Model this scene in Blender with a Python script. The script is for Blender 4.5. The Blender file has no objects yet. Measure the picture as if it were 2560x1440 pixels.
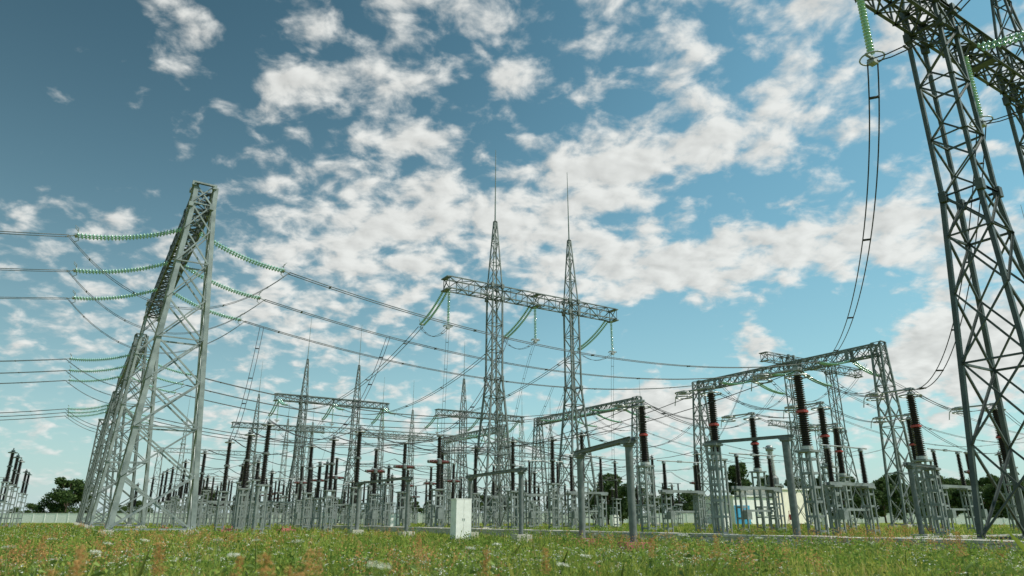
import bpy, math, random
import numpy as np
from mathutils import Vector, Matrix
random.seed(7); np.random.seed(7)
scene = bpy.context.scene
COL = scene.collection
PHI = math.radians(31.9)
E = Vector((math.cos(PHI), math.sin(PHI), 0)); D = Vector((-math.sin(PHI), math.cos(PHI), 0))
def S(a, b, z=0.0):            # site grid -> world
    return E*a + D*b + Vector((0, 0, z))
CAMH = 0.9

# ------------------------------------------------------------------ materials
def new_mat(name):
    m = bpy.data.materials.new(name); m.use_nodes = True
    nt = m.node_tree
    return m, nt, nt.nodes["Principled BSDF"]
def mat(name, c1, c2=None, rough=0.6, metal=0.0, scale=3.0, bump=0.0, lo=.35, hi=.65, spec=.5):
    m, nt, p = new_mat(name)
    p.inputs["Roughness"].default_value = rough
    p.inputs["Metallic"].default_value = metal
    p.inputs["Specular IOR Level"].default_value = spec
    if c2 is None: c2 = tuple(v*0.7 for v in c1)
    tc = nt.nodes.new("ShaderNodeTexCoord")
    n = nt.nodes.new("ShaderNodeTexNoise"); n.inputs["Scale"].default_value = scale
    n.inputs["Detail"].default_value = 6; n.inputs["Roughness"].default_value = .65
    nt.links.new(tc.outputs["Object"], n.inputs["Vector"])
    r = nt.nodes.new("ShaderNodeValToRGB")
    r.color_ramp.elements[0].position = lo; r.color_ramp.elements[1].position = hi
    r.color_ramp.elements[0].color = (*c2, 1); r.color_ramp.elements[1].color = (*c1, 1)
    nt.links.new(n.outputs["Fac"], r.inputs["Fac"])
    nt.links.new(r.outputs["Color"], p.inputs["Base Color"])
    if bump > 0:
        b = nt.nodes.new("ShaderNodeBump"); b.inputs["Strength"].default_value = bump
        b.inputs["Distance"].default_value = .05
        nt.links.new(n.outputs["Fac"], b.inputs["Height"]); nt.links.new(b.outputs["Normal"], p.inputs["Normal"])
    return m
def island_mat(name, stops, rough=.7, nscale=.15, trans=0.0, rw=.55, nw=1.5, no=-.5):
    m, nt, p = new_mat(name)
    p.inputs["Roughness"].default_value = rough
    p.inputs["Specular IOR Level"].default_value = .15
    g = nt.nodes.new("ShaderNodeNewGeometry")
    n = nt.nodes.new("ShaderNodeTexNoise"); n.inputs["Scale"].default_value = nscale; n.inputs["Detail"].default_value = 4
    nt.links.new(g.outputs["Position"], n.inputs["Vector"])
    mx = nt.nodes.new("ShaderNodeMath"); mx.operation = 'MULTIPLY_ADD'; mx.inputs[1].default_value = rw
    nt.links.new(g.outputs["Random Per Island"], mx.inputs[0])
    m2 = nt.nodes.new("ShaderNodeMath"); m2.operation = 'MULTIPLY_ADD'; m2.inputs[1].default_value = nw; m2.inputs[2].default_value = no
    nt.links.new(n.outputs["Fac"], m2.inputs[0]); nt.links.new(m2.outputs[0], mx.inputs[2])
    r = nt.nodes.new("ShaderNodeValToRGB"); cr = r.color_ramp
    cr.elements[0].position = stops[0][0]; cr.elements[0].color = (*stops[0][1], 1)
    cr.elements[1].position = stops[-1][0]; cr.elements[1].color = (*stops[-1][1], 1)
    for s in stops[1:-1]:
        e = cr.elements.new(s[0]); e.color = (*s[1], 1)
    nt.links.new(mx.outputs[0], r.inputs["Fac"]); nt.links.new(r.outputs["Color"], p.inputs["Base Color"])
    if trans > 0:
        t = nt.nodes.new("ShaderNodeBsdfTranslucent"); nt.links.new(r.outputs["Color"], t.inputs["Color"])
        ms = nt.nodes.new("ShaderNodeMixShader"); ms.inputs[0].default_value = trans
        out = nt.nodes["Material Output"]
        nt.links.new(p.outputs[0], ms.inputs[1]); nt.links.new(t.outputs[0], ms.inputs[2]); nt.links.new(ms.outputs[0], out.inputs["Surface"])
    return m
M_GALV = mat("galvanised_steel", (.30, .335, .33), (.15, .18, .178), .5, .15, 1.2)
M_DARK = mat("shaded_green_grey_steel", (.075, .095, .09), (.036, .047, .045), .5, .15, 1.5)  # green-grey steel, backlit shade of the near gantry darkened into the colour
M_GREY = mat("weathered_grey_steel", (.17, .195, .19), (.09, .11, .106), .5, .15, 1.5)
M_MID = mat("grey_painted_steel", (.25, .28, .275), (.13, .152, .148), .55, .1, 1.5)
M_CHAN = mat("dull_steel", (.17, .19, .185), (.095, .11, .108), .6, .15, 4)
M_TUBE = mat("aluminium_tube", (.34, .36, .36), (.22, .24, .24), .45, .3, 5)
M_BLACK = mat("dark_porcelain", (.022, .017, .017), (.010, .008, .008), .3, 0, 8, spec=.35)
M_RED = mat("red_brown_porcelain", (.14, .03, .024), (.06, .016, .013), .3, 0, 6)
M_BAND = mat("red_paint", (.42, .06, .05), (.3, .04, .035), .5, 0, 6)
M_WPOR = mat("light_grey_porcelain", (.50, .51, .48), (.36, .37, .35), .3, 0, 8)
M_CONC = mat("concrete", (.54, .51, .44), (.32, .31, .27), .9, 0, 5, .4)
M_PINK = mat("faded_red_footing", (.50, .17, .16), (.34, .11, .10), .85, 0, 6, .3)
M_WIRE = mat("aluminium_conductor", (.12, .135, .14), (.07, .08, .085), .6, .2, 3)
M_WIRED = mat("dark_conductor", (.04, .045, .05), (.025, .025, .03), .6, .2, 3)
M_WHITE = mat("white_paint", (.80, .80, .77), (.66, .67, .64), .5, 0, 3, .05)
M_CREAM = mat("cream_render", (.80, .75, .64), (.70, .65, .55), .9, 0, 1.2, .2)
M_BLUE = mat("blue_paint", (.05, .32, .52), (.03, .22, .40), .5, 0, 2)
M_GLASSW = mat("window_glass", (.05, .07, .09), (.03, .04, .05), .1, 0, 2)
M_BARK = mat("bark", (.12, .09, .065), (.05, .04, .03), .95, 0, 6, .5)
M_STEM = mat("plant_stem", (.20, .27, .06), (.12, .18, .04), .8, 0, 6)
M_LEAF = island_mat("leaf", [(0, (.022, .046, .018)), (.45, (.055, .095, .030)), (1, (.11, .16, .05))], .7, .5, .3)
M_WEED = island_mat("weed_leaf", [(0, (.08, .14, .025)), (.5, (.18, .28, .05)), (1, (.36, .42, .10))], .7, .8, .45)
M_SORREL = island_mat("sorrel_seed", [(0, (.32, .15, .06)), (.5, (.54, .29, .11)), (1, (.62, .42, .19))], .8, 3, .45)
M_UMBEL = island_mat("white_blossom", [(0, (.6, .62, .52)), (1, (.82, .82, .77))], .8, 3, .2)
M_GRASS = island_mat("meadow_grass_blade", [(0, (.10, .16, .028)), (.25, (.20, .275, .05)), (.5, (.32, .385, .07)),
                    (.74, (.46, .47, .13)), (.9, (.56, .46, .20)), (1, (.54, .36, .17))], .7, .42, .5, .6, 2.2, -.95)
M_GLASS, nt, p = new_mat("green_toughened_glass")
p.inputs["Roughness"].default_value = .15
p.inputs["Transmission Weight"].default_value = .15; p.inputs["IOR"].default_value = 1.45
nn = nt.nodes.new("ShaderNodeTexNoise"); nn.inputs["Scale"].default_value = 6
rr = nt.nodes.new("ShaderNodeValToRGB"); rr.color_ramp.elements[0].color = (.20, .42, .34, 1); rr.color_ramp.elements[1].color = (.42, .66, .56, 1)
nt.links.new(nn.outputs["Fac"], rr.inputs["Fac"]); nt.links.new(rr.outputs["Color"], p.inputs["Base Color"])

# ------------------------------------------------------------------ mesh builder
class MB:
    def __init__(s): s.v = []; s.f = []; s.mi = []
    def add(s, vs, fs, mi=0):
        o = len(s.v); s.v += [tuple(x) for x in vs]
        s.f += [tuple(i+o for i in f) for f in fs]; s.mi += [mi]*len(fs)
    def bar(s, p, q, w, kind='L', th=None, mi=0, h=None):
        p = Vector(p); q = Vector(q); t = (q-p)
        if t.length < 1e-5: return
        t.normalize()
        ref = Vector((0, 0, 1)) if abs(t.z) < .9 else Vector((1, 0, 0))
        u = t.cross(ref).normalized(); v = u.cross(t).normalized()
        if kind == 'L':
            th = th or w*.16
            pr = [(0, 0), (w, 0), (w, th), (th, th), (th, w), (0, w)]
        else:
            h = h or w
            pr = [(-w/2, -h/2), (w/2, -h/2), (w/2, h/2), (-w/2, h/2)]
        n = len(pr)
        vs = [p+u*a+v*b for a, b in pr]+[q+u*a+v*b for a, b in pr]
        fs = [(i, (i+1) % n, n+(i+1) % n, n+i) for i in range(n)]
        fs += [tuple(range(n-1, -1, -1)), tuple(range(n, 2*n))]
        s.add(vs, fs, mi)
    def box(s, c, d, mi=0):
        x, y, z = c; a, b, h = d[0]/2, d[1]/2, d[2]/2
        vs = [(x-a, y-b, z-h), (x+a, y-b, z-h), (x+a, y+b, z-h), (x-a, y+b, z-h), (x-a, y-b, z+h), (x+a, y-b, z+h), (x+a, y+b, z+h), (x-a, y+b, z+h)]
        s.add(vs, [(3, 2, 1, 0), (4, 5, 6, 7), (0, 1, 5, 4), (1, 2, 6, 5), (2, 3, 7, 6), (3, 0, 4, 7)], mi)
    def tube(s, pts, r, n=6, mi=0, caps=True):
        pts = [Vector(p) for p in pts]; rs = r if isinstance(r, (list, tuple)) else [r]*len(pts)
        vs = []; fs = []
        pu = None
        for i, p in enumerate(pts):
            t = (pts[min(i+1, len(pts)-1)]-pts[max(i-1, 0)]).normalized()
            if pu is None:
                ref = Vector((0, 0, 1)) if abs(t.z) < .9 else Vector((1, 0, 0))
                u = t.cross(ref).normalized()
            else:
                u = (pu-t*pu.dot(t)).normalized()
            pu = u; v = t.cross(u)
            for k in range(n):
                a = 2*math.pi*k/n
                vs.append(p+(u*math.cos(a)+v*math.sin(a))*rs[i])
        for i in range(len(pts)-1):
            for k in range(n):
                fs.append((i*n+k, i*n+(k+1) % n, (i+1)*n+(k+1) % n, (i+1)*n+k))
        if caps:
            fs.append(tuple(range(n-1, -1, -1))); fs.append(tuple((len(pts)-1)*n+k for k in range(n)))
        s.add(vs, fs, mi)
    def lathe(s, prof, c=(0, 0, 0), n=12, mi=0, axis='z'):
        vs = []; fs = []
        for (r, z) in prof:
            for k in range(n):
                a = 2*math.pi*k/n
                q = (r*math.cos(a), r*math.sin(a), z)
                if axis == 'x': q = (q[2], q[0], q[1])
                if axis == 'y': q = (q[1], q[2], q[0])
                vs.append((q[0]+c[0], q[1]+c[1], q[2]+c[2]))
        m = len(prof)
        for i in range(m-1):
            for k in range(n):
                fs.append((i*n+k, i*n+(k+1) % n, (i+1)*n+(k+1) % n, (i+1)*n+k))
        fs.append(tuple(range(n-1, -1, -1))); fs.append(tuple((m-1)*n+k for k in range(n)))
        s.add(vs, fs, mi)
    def ring(s, c, R, r, n=20, m=6, axis='z', mi=0):
        vs = []; fs = []
        for i in range(n):
            a = 2*math.pi*i/n
            for j in range(m):
                b = 2*math.pi*j/m
                q = ((R+r*math.cos(b))*math.cos(a), (R+r*math.cos(b))*math.sin(a), r*math.sin(b))
                if axis == 'x': q = (q[2], q[0], q[1])
                if axis == 'y': q = (q[0], q[2], q[1])
                vs.append((q[0]+c[0], q[1]+c[1], q[2]+c[2]))
        for i in range(n):
            for j in range(m):
                fs.append((i*m+j, ((i+1) % n)*m+j, ((i+1) % n)*m+(j+1) % m, i*m+(j+1) % m))
        s.add(vs, fs, mi)
    def mesh(s, name, mats, smooth=False):
        me = bpy.data.meshes.new(name); me.from_pydata(s.v, [], s.f)
        for m in (mats if isinstance(mats, (list, tuple)) else [mats]): me.materials.append(m)
        me.polygons.foreach_set("material_index", s.mi)
        if smooth: me.polygons.foreach_set("use_smooth", [True]*len(s.f))
        me.update(); return me
    def obj(s, name, mats, parent=None, smooth=False):
        o = bpy.data.objects.new(name, s.mesh(name, mats, smooth)); COL.objects.link(o)
        if parent is not None: o.parent = parent
        return o
def tag(o, label, cat, group=None, kind=None):
    o["label"] = label; o["category"] = cat
    if group: o["group"] = group
    if kind: o["kind"] = kind
    return o
def empty(name):
    o = bpy.data.objects.new(name, None); o.empty_display_size = .5; COL.objects.link(o); return o
def part(name, me, parent, loc=(0, 0, 0), rz=0):
    o = bpy.data.objects.new(name, me); COL.objects.link(o); o.parent = parent; o.location = loc; o.rotation_euler = (0, 0, rz); return o
def place(o, a, b, z=0, rz=0):
    o.location = S(a, b, z); o.rotation_euler = (0, 0, PHI+rz)
FT = {}
def footing(parent, x, y, s, h):
    if (s, h) not in FT:
        m = MB(); m.box((0, 0, h/2-.1), (s, s, h+.2)); m.box((0, 0, h+.02), (s*.6, s*.6, .05)); FT[(s, h)] = m.mesh("concrete_footing", M_CONC)
    part("concrete_footing", FT[(s, h)], parent, (x, y, 0))

# ------------------------------------------------------------------ lattice
def lattice(m, secs, chord, brace, style='Z', hor=True):
    for i in range(len(secs)-1):
        A, B = secs[i], secs[i+1]
        for k in range(4):
            k2 = (k+1) % 4
            m.bar(A[k], B[k], chord)
            if style == 'X':
                m.bar(A[k], B[k2], brace); m.bar(A[k2], B[k], brace)
            else:
                if (i+k) % 2: m.bar(A[k], B[k2], brace)
                else: m.bar(A[k2], B[k], brace)
            if hor == 'all' or (hor is True and i % 2 == 0): m.bar(A[k], A[k2], brace)
    A = secs[-1]
    for k in range(4): m.bar(A[k], A[(k+1) % 4], brace)
def col_secs(levels, counts, cx=0, cy=0, grade=1.0):
    out = []
    for i in range(len(levels)-1):
        z0, a0, b0 = levels[i]; z1, a1, b1 = levels[i+1]; n = counts[i]
        for j in range(n + (1 if i == len(levels)-2 else 0)):
            t = j/n
            if n > 2: t = 1-(1-t)**grade
            z = z0+(z1-z0)*t; a = (a0+(a1-a0)*t)/2; b = (b0+(b1-b0)*t)/2
            out.append([Vector((cx-a, cy-b, z)), Vector((cx+a, cy-b, z)), Vector((cx+a, cy+b, z)), Vector((cx-a, cy+b, z))])
    return out
def beam_secs(p0, p1, w, h, n, axis):
    out = []
    for j in range(n+1):
        t = j/n; c = Vector(p0)*(1-t)+Vector(p1)*t
        if axis == 'x': out.append([c+Vector((0, -w/2, -h/2)), c+Vector((0, w/2, -h/2)), c+Vector((0, w/2, h/2)), c+Vector((0, -w/2, h/2))])
        else: out.append([c+Vector((-w/2, 0, -h/2)), c+Vector((w/2, 0, -h/2)), c+Vector((w/2, 0, h/2)), c+Vector((-w/2, 0, h/2))])
    return out

# ---- T gantry (crossbeam along the site a axis, two columns with lightning masts)
def t_gantry(a_cols, a_beam, b, matl, k=1.0, rods=True, zb=21.2, label="", zfoot=.25, cw=1.1, bw=3.0):
    root = empty("lightning_mast_gantry"); place(root, a_cols[0], b)
    o0 = a_cols[0]
    for ac in a_cols:
        m = MB()
        lattice(m, col_secs([(zfoot, bw, bw*.85), (13.0, cw, cw)], [5], ac-o0, 0, 1.25), .14*k, .07*k, 'X', True)
        lattice(m, col_secs([(13.0, cw, cw), (zb+.7, cw*.96, cw*.96)], [7], ac-o0), .125*k, .062*k, 'Z', True)
        for z in (13.0, zb-.6, zb+.6):      # splice plates
            for sx in (-1, 1):
                for sy in (-1, 1):
                    m.box((ac-o0+sx*cw*.5, sy*cw*.5, z), (.26, .26, .42))
        if rods:
            lattice(m, col_secs([(zb+.7, cw*.92, cw*.92), (28.6, .24, .24)], [6], ac-o0), .09*k, .055*k, 'Z', True)
        m.obj("lattice_column", matl, root)
        if rods:
            r = MB(); r.tube([(ac-o0, 0, 28.3), (ac-o0, 0, 32), (ac-o0, 0, 36.6)], [.075, .05, .025], 6)
            r.obj("lightning_rod", M_MID, root)
        for sx in (-1, 1):
            for sy in (-1, 1): footing(root, ac-o0+sx*bw*.5, sy*bw*.425, .65, zfoot)
    m = MB(); L = a_beam[1]-a_beam[0]; n = int(round(L/1.35))
    lattice(m, beam_secs((a_beam[0]-o0, 0, zb), (a_beam[1]-o0, 0, zb), 1.1, 1.1, n, 'x'), .12*k, .06*k, 'X' if k > 1.1 else 'Z', 'all')
    for x in (a_beam[0]-o0, a_beam[1]-o0, (a_beam[0]+a_beam[1])/2-o0):
        for sz in (-1, 1):
            m.box((x, 0, zb+sz*.58), (.45, 1.3, .1))
        m.bar((x, -.55, zb-.55), (x, .55, zb+.55), .1); m.bar((x, .55, zb-.55), (x, -.55, zb+.55), .1)
    m.obj("crossbeam", matl, root)
    tag(root, label or "grey steel lattice gantry with two tall lightning masts", "gantry", "lightning mast gantries")
    return root
# ---- portal gantry (crossbeam along b, A-shaped end towers)
def portal(a, b0, b1, matl, label, z=21.8, k=1.0, near=False):
    root = empty("portal_gantry"); place(root, a, b0)
    for bb in (0, b1-b0):
        m = MB()
        lattice(m, col_secs([(.3, 4.2, 1.6), (z-1.4, 1.25, 1.2), (z, 1.2, 1.2)], [8, 1], 0, bb, 1.15), (.27 if near and bb == 0 else .22)*k, .09*k, 'X', True)
        m.bar((-.6, bb-.62, z), (.6, bb-.62, z), .18)
        if near:
            for zz in (z, z-1.5):
                for sx in (-1, 1):
                    for sy in (-1, 1): m.box((sx*.62, bb+sy*.6, zz), (.26, .26, .3))
        m.obj("end_tower", matl, root)
        for sx in (-1, 1):
            for sy in (-1, 1): footing(root, sx*2.1, bb+sy*.8, .8, .3)
    m = MB(); L = b1-b0
    lattice(m, beam_secs((0, .2, z-.85), (0, L-.2, z-.85), 1.15, 1.35, int(L/1.5), 'y'), .17*k, .085*k, 'X', 'all')
    for bb in (4, 11.8, L-4):
        for sx in (-1, 1): m.box((sx*.6, bb, z-.85), (.08, .5, 1.45))
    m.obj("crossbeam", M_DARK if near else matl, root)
    tag(root, label, "gantry", "portal gantries")
    return root

portal(4.2, 45.8, 76, M_GALV, "galvanised lattice portal gantry with A-shaped towers and green strings", near=True)
portal(4.2, 91.4, 121.6, M_GREY, "galvanised lattice portal gantry further down the row")
portal(4.2, 137, 155, M_GREY, "galvanised lattice portal gantry further down the row")
portal(83, 46.5, 76.7, M_GREY, "dark steel lattice portal gantry above the switchgear")
portal(84.5, 93, 125, M_GREY, "dark steel lattice portal gantry behind the breakers")
portal(84, 139, 169, M_MID, "grey steel lattice portal gantry beyond the switchgear")
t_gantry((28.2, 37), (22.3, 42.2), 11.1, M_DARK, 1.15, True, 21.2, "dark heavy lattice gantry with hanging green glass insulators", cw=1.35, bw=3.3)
t_gantry((31.1, 40.1), (26, 45.6), 53.1, M_GREY, 1.1, True, 21.2, "grey lattice gantry with crossbeam and two tall lightning rods", bw=3.2)
t_gantry((33, 42.8), (28.0, 49.0), 123.8, M_GREY, 1.35)
t_gantry((34, 44), (29.0, 50), 167, M_GREY, 1.4)
t_gantry((66, 74.5), (60, 80.5), 125, M_GREY, 1.3)
t_gantry((66, 74.5), (60, 80.5), 170, M_MID, 1.3)
t_gantry((84.2, 94), (79, 101), 60.5, M_GREY, 1.0, False, 22.3, "dark lattice gantry crossing behind a portal gantry")
t_gantry((137, 147), (130, 156), 100, M_MID, 1, False, label="grey lattice gantry without lightning rods")
t_gantry((108, 118), (102, 124), 168, M_MID)

def low_gantry(a0, a1, b, z):
    root = empty("low_busbar_gantry"); place(root, a0, b)
    for x in (0, a1-a0):
        m = MB(); lattice(m, col_secs([(0, 1.3, 1.0), (z, .7, .7)], [8], x), .09, .05, 'Z', True); m.obj("lattice_column", M_MID, root)
    m = MB(); lattice(m, beam_secs((-1, 0, z), (a1-a0+1, 0, z), .6, .65, int((a1-a0)/1.1), 'x'), .08, .045, 'Z', True); m.obj("crossbeam", M_MID, root)
    tag(root, "low grey lattice busbar gantry among the switchgear", "gantry", "low busbar gantries")
low_gantry(24, 44, 86, 11.5); low_gantry(54, 78, 108, 12)
low_gantry(12, 28, 132, 12); low_gantry(50, 74, 147, 12)

def mast(a, b, h, w=1.6):
    root = empty("lightning_mast"); place(root, a, b)
    m = MB(); lattice(m, col_secs([(0, w, w), (h*.55, w*.6, w*.6), (h*.78, .25, .25)], [9, 7]), .12, .07, 'Z', 'all')
    m.box((0, 0, h*.58), (1.5, 1.5, .1)); m.obj("lattice_tower", M_MID, root)
    r = MB(); r.tube([(0, 0, h*.77), (0, 0, h)], [.07, .02], 6); r.obj("lightning_rod", M_MID, root)
    tag(root, "slender grey lattice lightning mast rising over the yard", "mast", "lightning masts")
mast(87, 29.5, 35); mast(112, 122, 33); mast(58, 205, 36); mast(47, 190, 34); mast(25, 215, 36)
root = empty("lattice_tower_column"); place(root, 3.6, 172)
m = MB(); lattice(m, col_secs([(0, 2.3, 2.0), (21, 1.3, 1.3)], [12]), .2, .11, 'X', True); m.obj("lattice_shaft", M_GREY, root)
m = MB(); m.box((0, 0, 21.1), (1.7, 1.7, .18)); m.obj("cap_plate", M_GREY, root)
tag(root, "free standing slim grey lattice tower beyond the portal row", "tower")

# ------------------------------------------------------------------ insulator strings
def disc_profile(L, nd, r=.14):
    pr = [(.02, 0)]
    for i in range(nd):
        x = (i+.5)/nd*L; s = L/nd
        pr += [(.035, x-.45*s), (r, x-.12*s), (r*.96, x+.05*s), (.05, x+.12*s), (.035, x+.4*s)]
    pr.append((.02, L)); return pr
def string_meshes(L, nd, sag, gap=.2, rad=.14):
    me = []
    for sy in (-1, 1):
        m = MB()
        m.lathe(disc_profile(L, nd, rad), (0, sy*gap, 0), 10, axis='x')
        m.v = [(x, y, z-sag*4*(x/L)*(1-x/L)) for x, y, z in m.v]
        me.append(m.mesh("glass_disc_string", M_GLASS, True))
    g = MB(); g.bar((0, -gap-.06, 0), (0, gap+.06, 0), .09, 'B')
    h = MB(); h.bar((L, -gap-.08, 0), (L+.02, gap+.08, 0), .12, 'B')
    h.tube([(L-.1, -gap, .0), (L-.2, -gap-.15, .35), (L-.05, -gap, .62)], .025, 5)
    h.tube([(L-.1, gap, .0), (L-.2, gap+.15, .35), (L-.05, gap, .62)], .025, 5)
    h.tube([(L-.1, 0, .0), (L-.1, 0, -.35), (L+.2, 0, -.45)], .03, 5)
    h.bar((L, 0, 0), (L+.5, 0, 0), .06, 'B')
    return me, g.mesh("yoke_plate", M_TUBE), h.mesh("clamp_fitting", M_TUBE)
STR = {}
def tension_string(a, b, z, da, db, dz, sag=.35, L=6.3, nd=30, rad=.14, label="green glass disc insulator string slung from the gantry crossbeam"):
    key = (L, nd, sag, rad)
    if key not in STR: STR[key] = string_meshes(L, nd, sag, .2, rad)
    me, gm, hm = STR[key]
    r = empty("insulator_string")
    d = S(da, db, 0); d.z = dz; d.normalize()
    x = d; y = Vector((0, 0, 1)).cross(x).normalized(); zz = x.cross(y)
    r.matrix_world = Matrix.Translation(S(a, b, z)) @ Matrix((x, y, zz)).transposed().to_4x4()
    for q in me: part("glass_disc_string", q, r)
    part("yoke_plate", gm, r); part("clamp_fitting", hm, r)
    tag(r, label, "insulator string", "green glass insulator strings")
    return S(a, b, z)+d*(L+.4)
vm = MB(); vm.lathe(disc_profile(3.2, 22, .14), (0, 0, 0), 12)
vm.v = [(x, y, -z) for x, y, z in vm.v]; VM = vm.mesh("glass_disc_string", M_GLASS, True)
vh = MB(); vh.ring((0, 0, -3.35), .42, .03, 18, 6, 'z'); vh.box((0, 0, -3.3), (.7, .1, .12)); vh.tube([(-.42, 0, -3.35), (.42, 0, -3.35)], .03, 6); vh.box((0, 0, -3.5), (.3, .25, .2))
VH = vh.mesh("clamp_ring", M_TUBE)
def hang_string(a, b, z, tilt=0):
    r = empty("hanging_insulator_string"); place(r, a, b, z); r.rotation_euler[1] = tilt
    part("glass_disc_string", VM, r); part("clamp_ring", VH, r)
    tag(r, "green glass insulator string hanging straight down from crossbeam", "insulator string", "hanging glass insulator strings")
    return S(a, b, z-3.45)

# ------------------------------------------------------------------ wires
def para(p, q, sag, n=24):
    p = Vector(p); q = Vector(q)
    return [p.lerp(q, i/n)-Vector((0, 0, 4*sag*(i/n)*(1-i/n))) for i in range(n+1)]
def wire(pts, off=.2, r=.022, matl=None, label="twin aluminium conductors strung across the yard", spacers=True, name="overhead_conductor", grp="overhead conductors"):
    m = MB()
    pts = [Vector(p) for p in pts]
    dirn = (pts[-1]-pts[0]); dirn.z = 0
    side = Vector((-dirn.y, dirn.x, 0)).normalized() if dirn.length > .5 else Vector((1, 0, 0))
    if off > 0:
        for s in (-1, 1): m.tube([p+side*off*s for p in pts], r, 5)
        if spacers:
            n = len(pts)
            for i in range(2, n-1, max(3, n//5)): m.tube([pts[i]-side*off*1.1, pts[i]+side*off*1.1], r*2.0, 5)
    else: m.tube(pts, r, 5)
    o = m.obj(name, matl or M_WIRE, None, True)
    tag(o, label, "power line", grp)
    return o
def P(curve, s): return curve[int(round(s*(len(curve)-1)))]
spans = {}
for bi, b0 in enumerate((45.8, 91.4, 137)):
    for ph in range(3):
        b = b0+4.0+(7.8 if bi < 2 else 5)*ph
        l = tension_string(3.6, b, 20.2, -1, 0, -.30 if bi == 0 else -.2, rad=.14+.06*bi)
        r = tension_string(4.8, b, 20.2, 1, 0, -.28)
        wire(para(l, S(-75, b, 19), 3.2, 30), .2, .028+.006*bi)
        wire(para(l, r, 3.8 if bi == 0 else 2.6, 20), .2, .020+.002*bi, label="slack twin jumper loop slung beneath the gantry crossbeam")
        bl = tension_string(82.3, b+.6, 20.2, -1, 0, -.14)
        br = tension_string(83.7, b+.6, 20.2, 1, 0, -.2)
        c = para(r, bl, 3.1, 40); spans[(bi, ph)] = c
        wire(c, .2, .036+.006*bi)
        wire(para(bl, br, 3.0, 16), .2, .028, M_WIRED, label="dark slack jumper loop under the gantry")
        wire(para(br, S(170, b, 18), 5, 20), .2, .034)
def t_strings(aa, b):
    ends = []
    for a in aa:
        h = hang_string(a, b, 20.6)
        e = tension_string(a-.1, b+.6, 20.7, 0, 1, -.42, .25, 5.2, 25, .12)
        ends.append((e, h))
        wire(para(e, h, .9, 10), .12, .018, label="thin jumper between tension string and hanging string")
    return ends
e1 = t_strings((26.3, 35.7, 45.3), 53.1)
for i, (e, h) in enumerate(e1):
    q = tension_string((28.7, 38.5, 48.3)[i], 123.2, 20.7, 0, -1, -.3, .25, 5.2, 25, .17)
    wire(para(e, q, 3.4, 30), .2, .034, label="twin conductors sagging between two lattice gantries")
    tgt = S((28, 35, 48)[i], 57, 6.6)
    wire(para(h, tgt, -1.0, 12), .12, .014, label="thin twin dropper wires leading down to switchgear", name="dropper_wire", grp="dropper wires")
e2 = t_strings((28.7, 38.5, 48.3), 123.8)
for i, (e, h) in enumerate(e2):
    wire(para(e, S((30, 39.6, 49.3)[i], 166, 20), 3, 20), .2, .035)
    wire(para(h, S((28, 35, 48)[i], 120, 6.6), 1, 10), 0, .025, name="dropper_wire", grp="dropper wires")
e3 = t_strings((60.3, 70, 79.7), 125)
for i, (e, h) in enumerate(e3):
    wire(para(e, S((60.3, 70, 79.7)[i], 169, 20), 3, 20), .2, .035)
    wire(para(h, S((60, 67, 73)[i], 120, 6.6), 1, 10), 0, .025, name="dropper_wire", grp="dropper wires")
# near T gantry
h0 = [hang_string(22.8, 11.1, 20.6, .0), hang_string(30.9, 11.1, 20.6), hang_string(41.8, 11.1, 20.6)]
p0 = h0[0]; p3 = S(75.5, 49.8, 19.2); c1 = p0+(p3-p0)*.10+Vector((0, 0, -7.6)); c2 = p0+(p3-p0)*.62+Vector((0, 0, -4.6))
pts = [p0*(1-t)**3+c1*3*t*(1-t)**2+c2*3*t*t*(1-t)+p3*t**3 for t in [i/44 for i in range(45)]]
wire(pts, .17, .028, M_WIRED, "dark twin dropper conductors curving away from hanging insulator", name="dropper_wire", grp="dropper wires")
wire(para(h0[1], S(42.5, 22.3, 8.4), 3.2, 30), .17, .024, M_WIRED, "dark twin dropper conductors running down to switchgear", name="dropper_wire", grp="dropper wires")
for a, hh in ((30.9, h0[1]), (22.8, h0[0]), (41.8, h0[2])):
    e = tension_string(a, 10.5, 20.7, 0, -1, -.16, .25, 5.2, 25, .12)
    wire(para(e, S(a, -60, 19), 4, 20), .2, .024, M_WIRED)
    wire(para(e, hh, 1.2, 10), .15, .024, M_WIRED, label="dark jumper loop curving down to hanging insulator")

# ------------------------------------------------------------------ switchgear
def ribs(h, r0, r1, n, z0=0, tp=.25):
    pr = [(r0*.6, z0)]
    for i in range(n):
        z = z0+(i+.5)/n*h; s = h/n; t = i/n; k = 1-tp*t
        pr += [(r0*k, z-.45*s), (r1*k, z-.05*s), (r1*k*.97, z+.1*s), (r0*k, z+.25*s)]
    pr.append((r0*.5, z0+h)); return pr
def stand(m, h, w=.5, x=0, y=0, c=.075):
    for sx in (-1, 1):
        for sy in (-1, 1):
            m.box((x+sx*w/2, y+sy*w/2, h/2), (c, c, h))
    n = max(3, int(h/.6))
    for i in range(n):
        z = (i+.5)/n*h
        for sx in (-1, 1):
            m.box((x+sx*w/2, y, z), (c*.5, w-c, .11)); m.box((x, y+sx*w/2, z), (w-c, c*.5, .11))
    m.box((x, y, h+.05), (w+.25, w+.25, .1))
PROTO = {}
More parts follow.
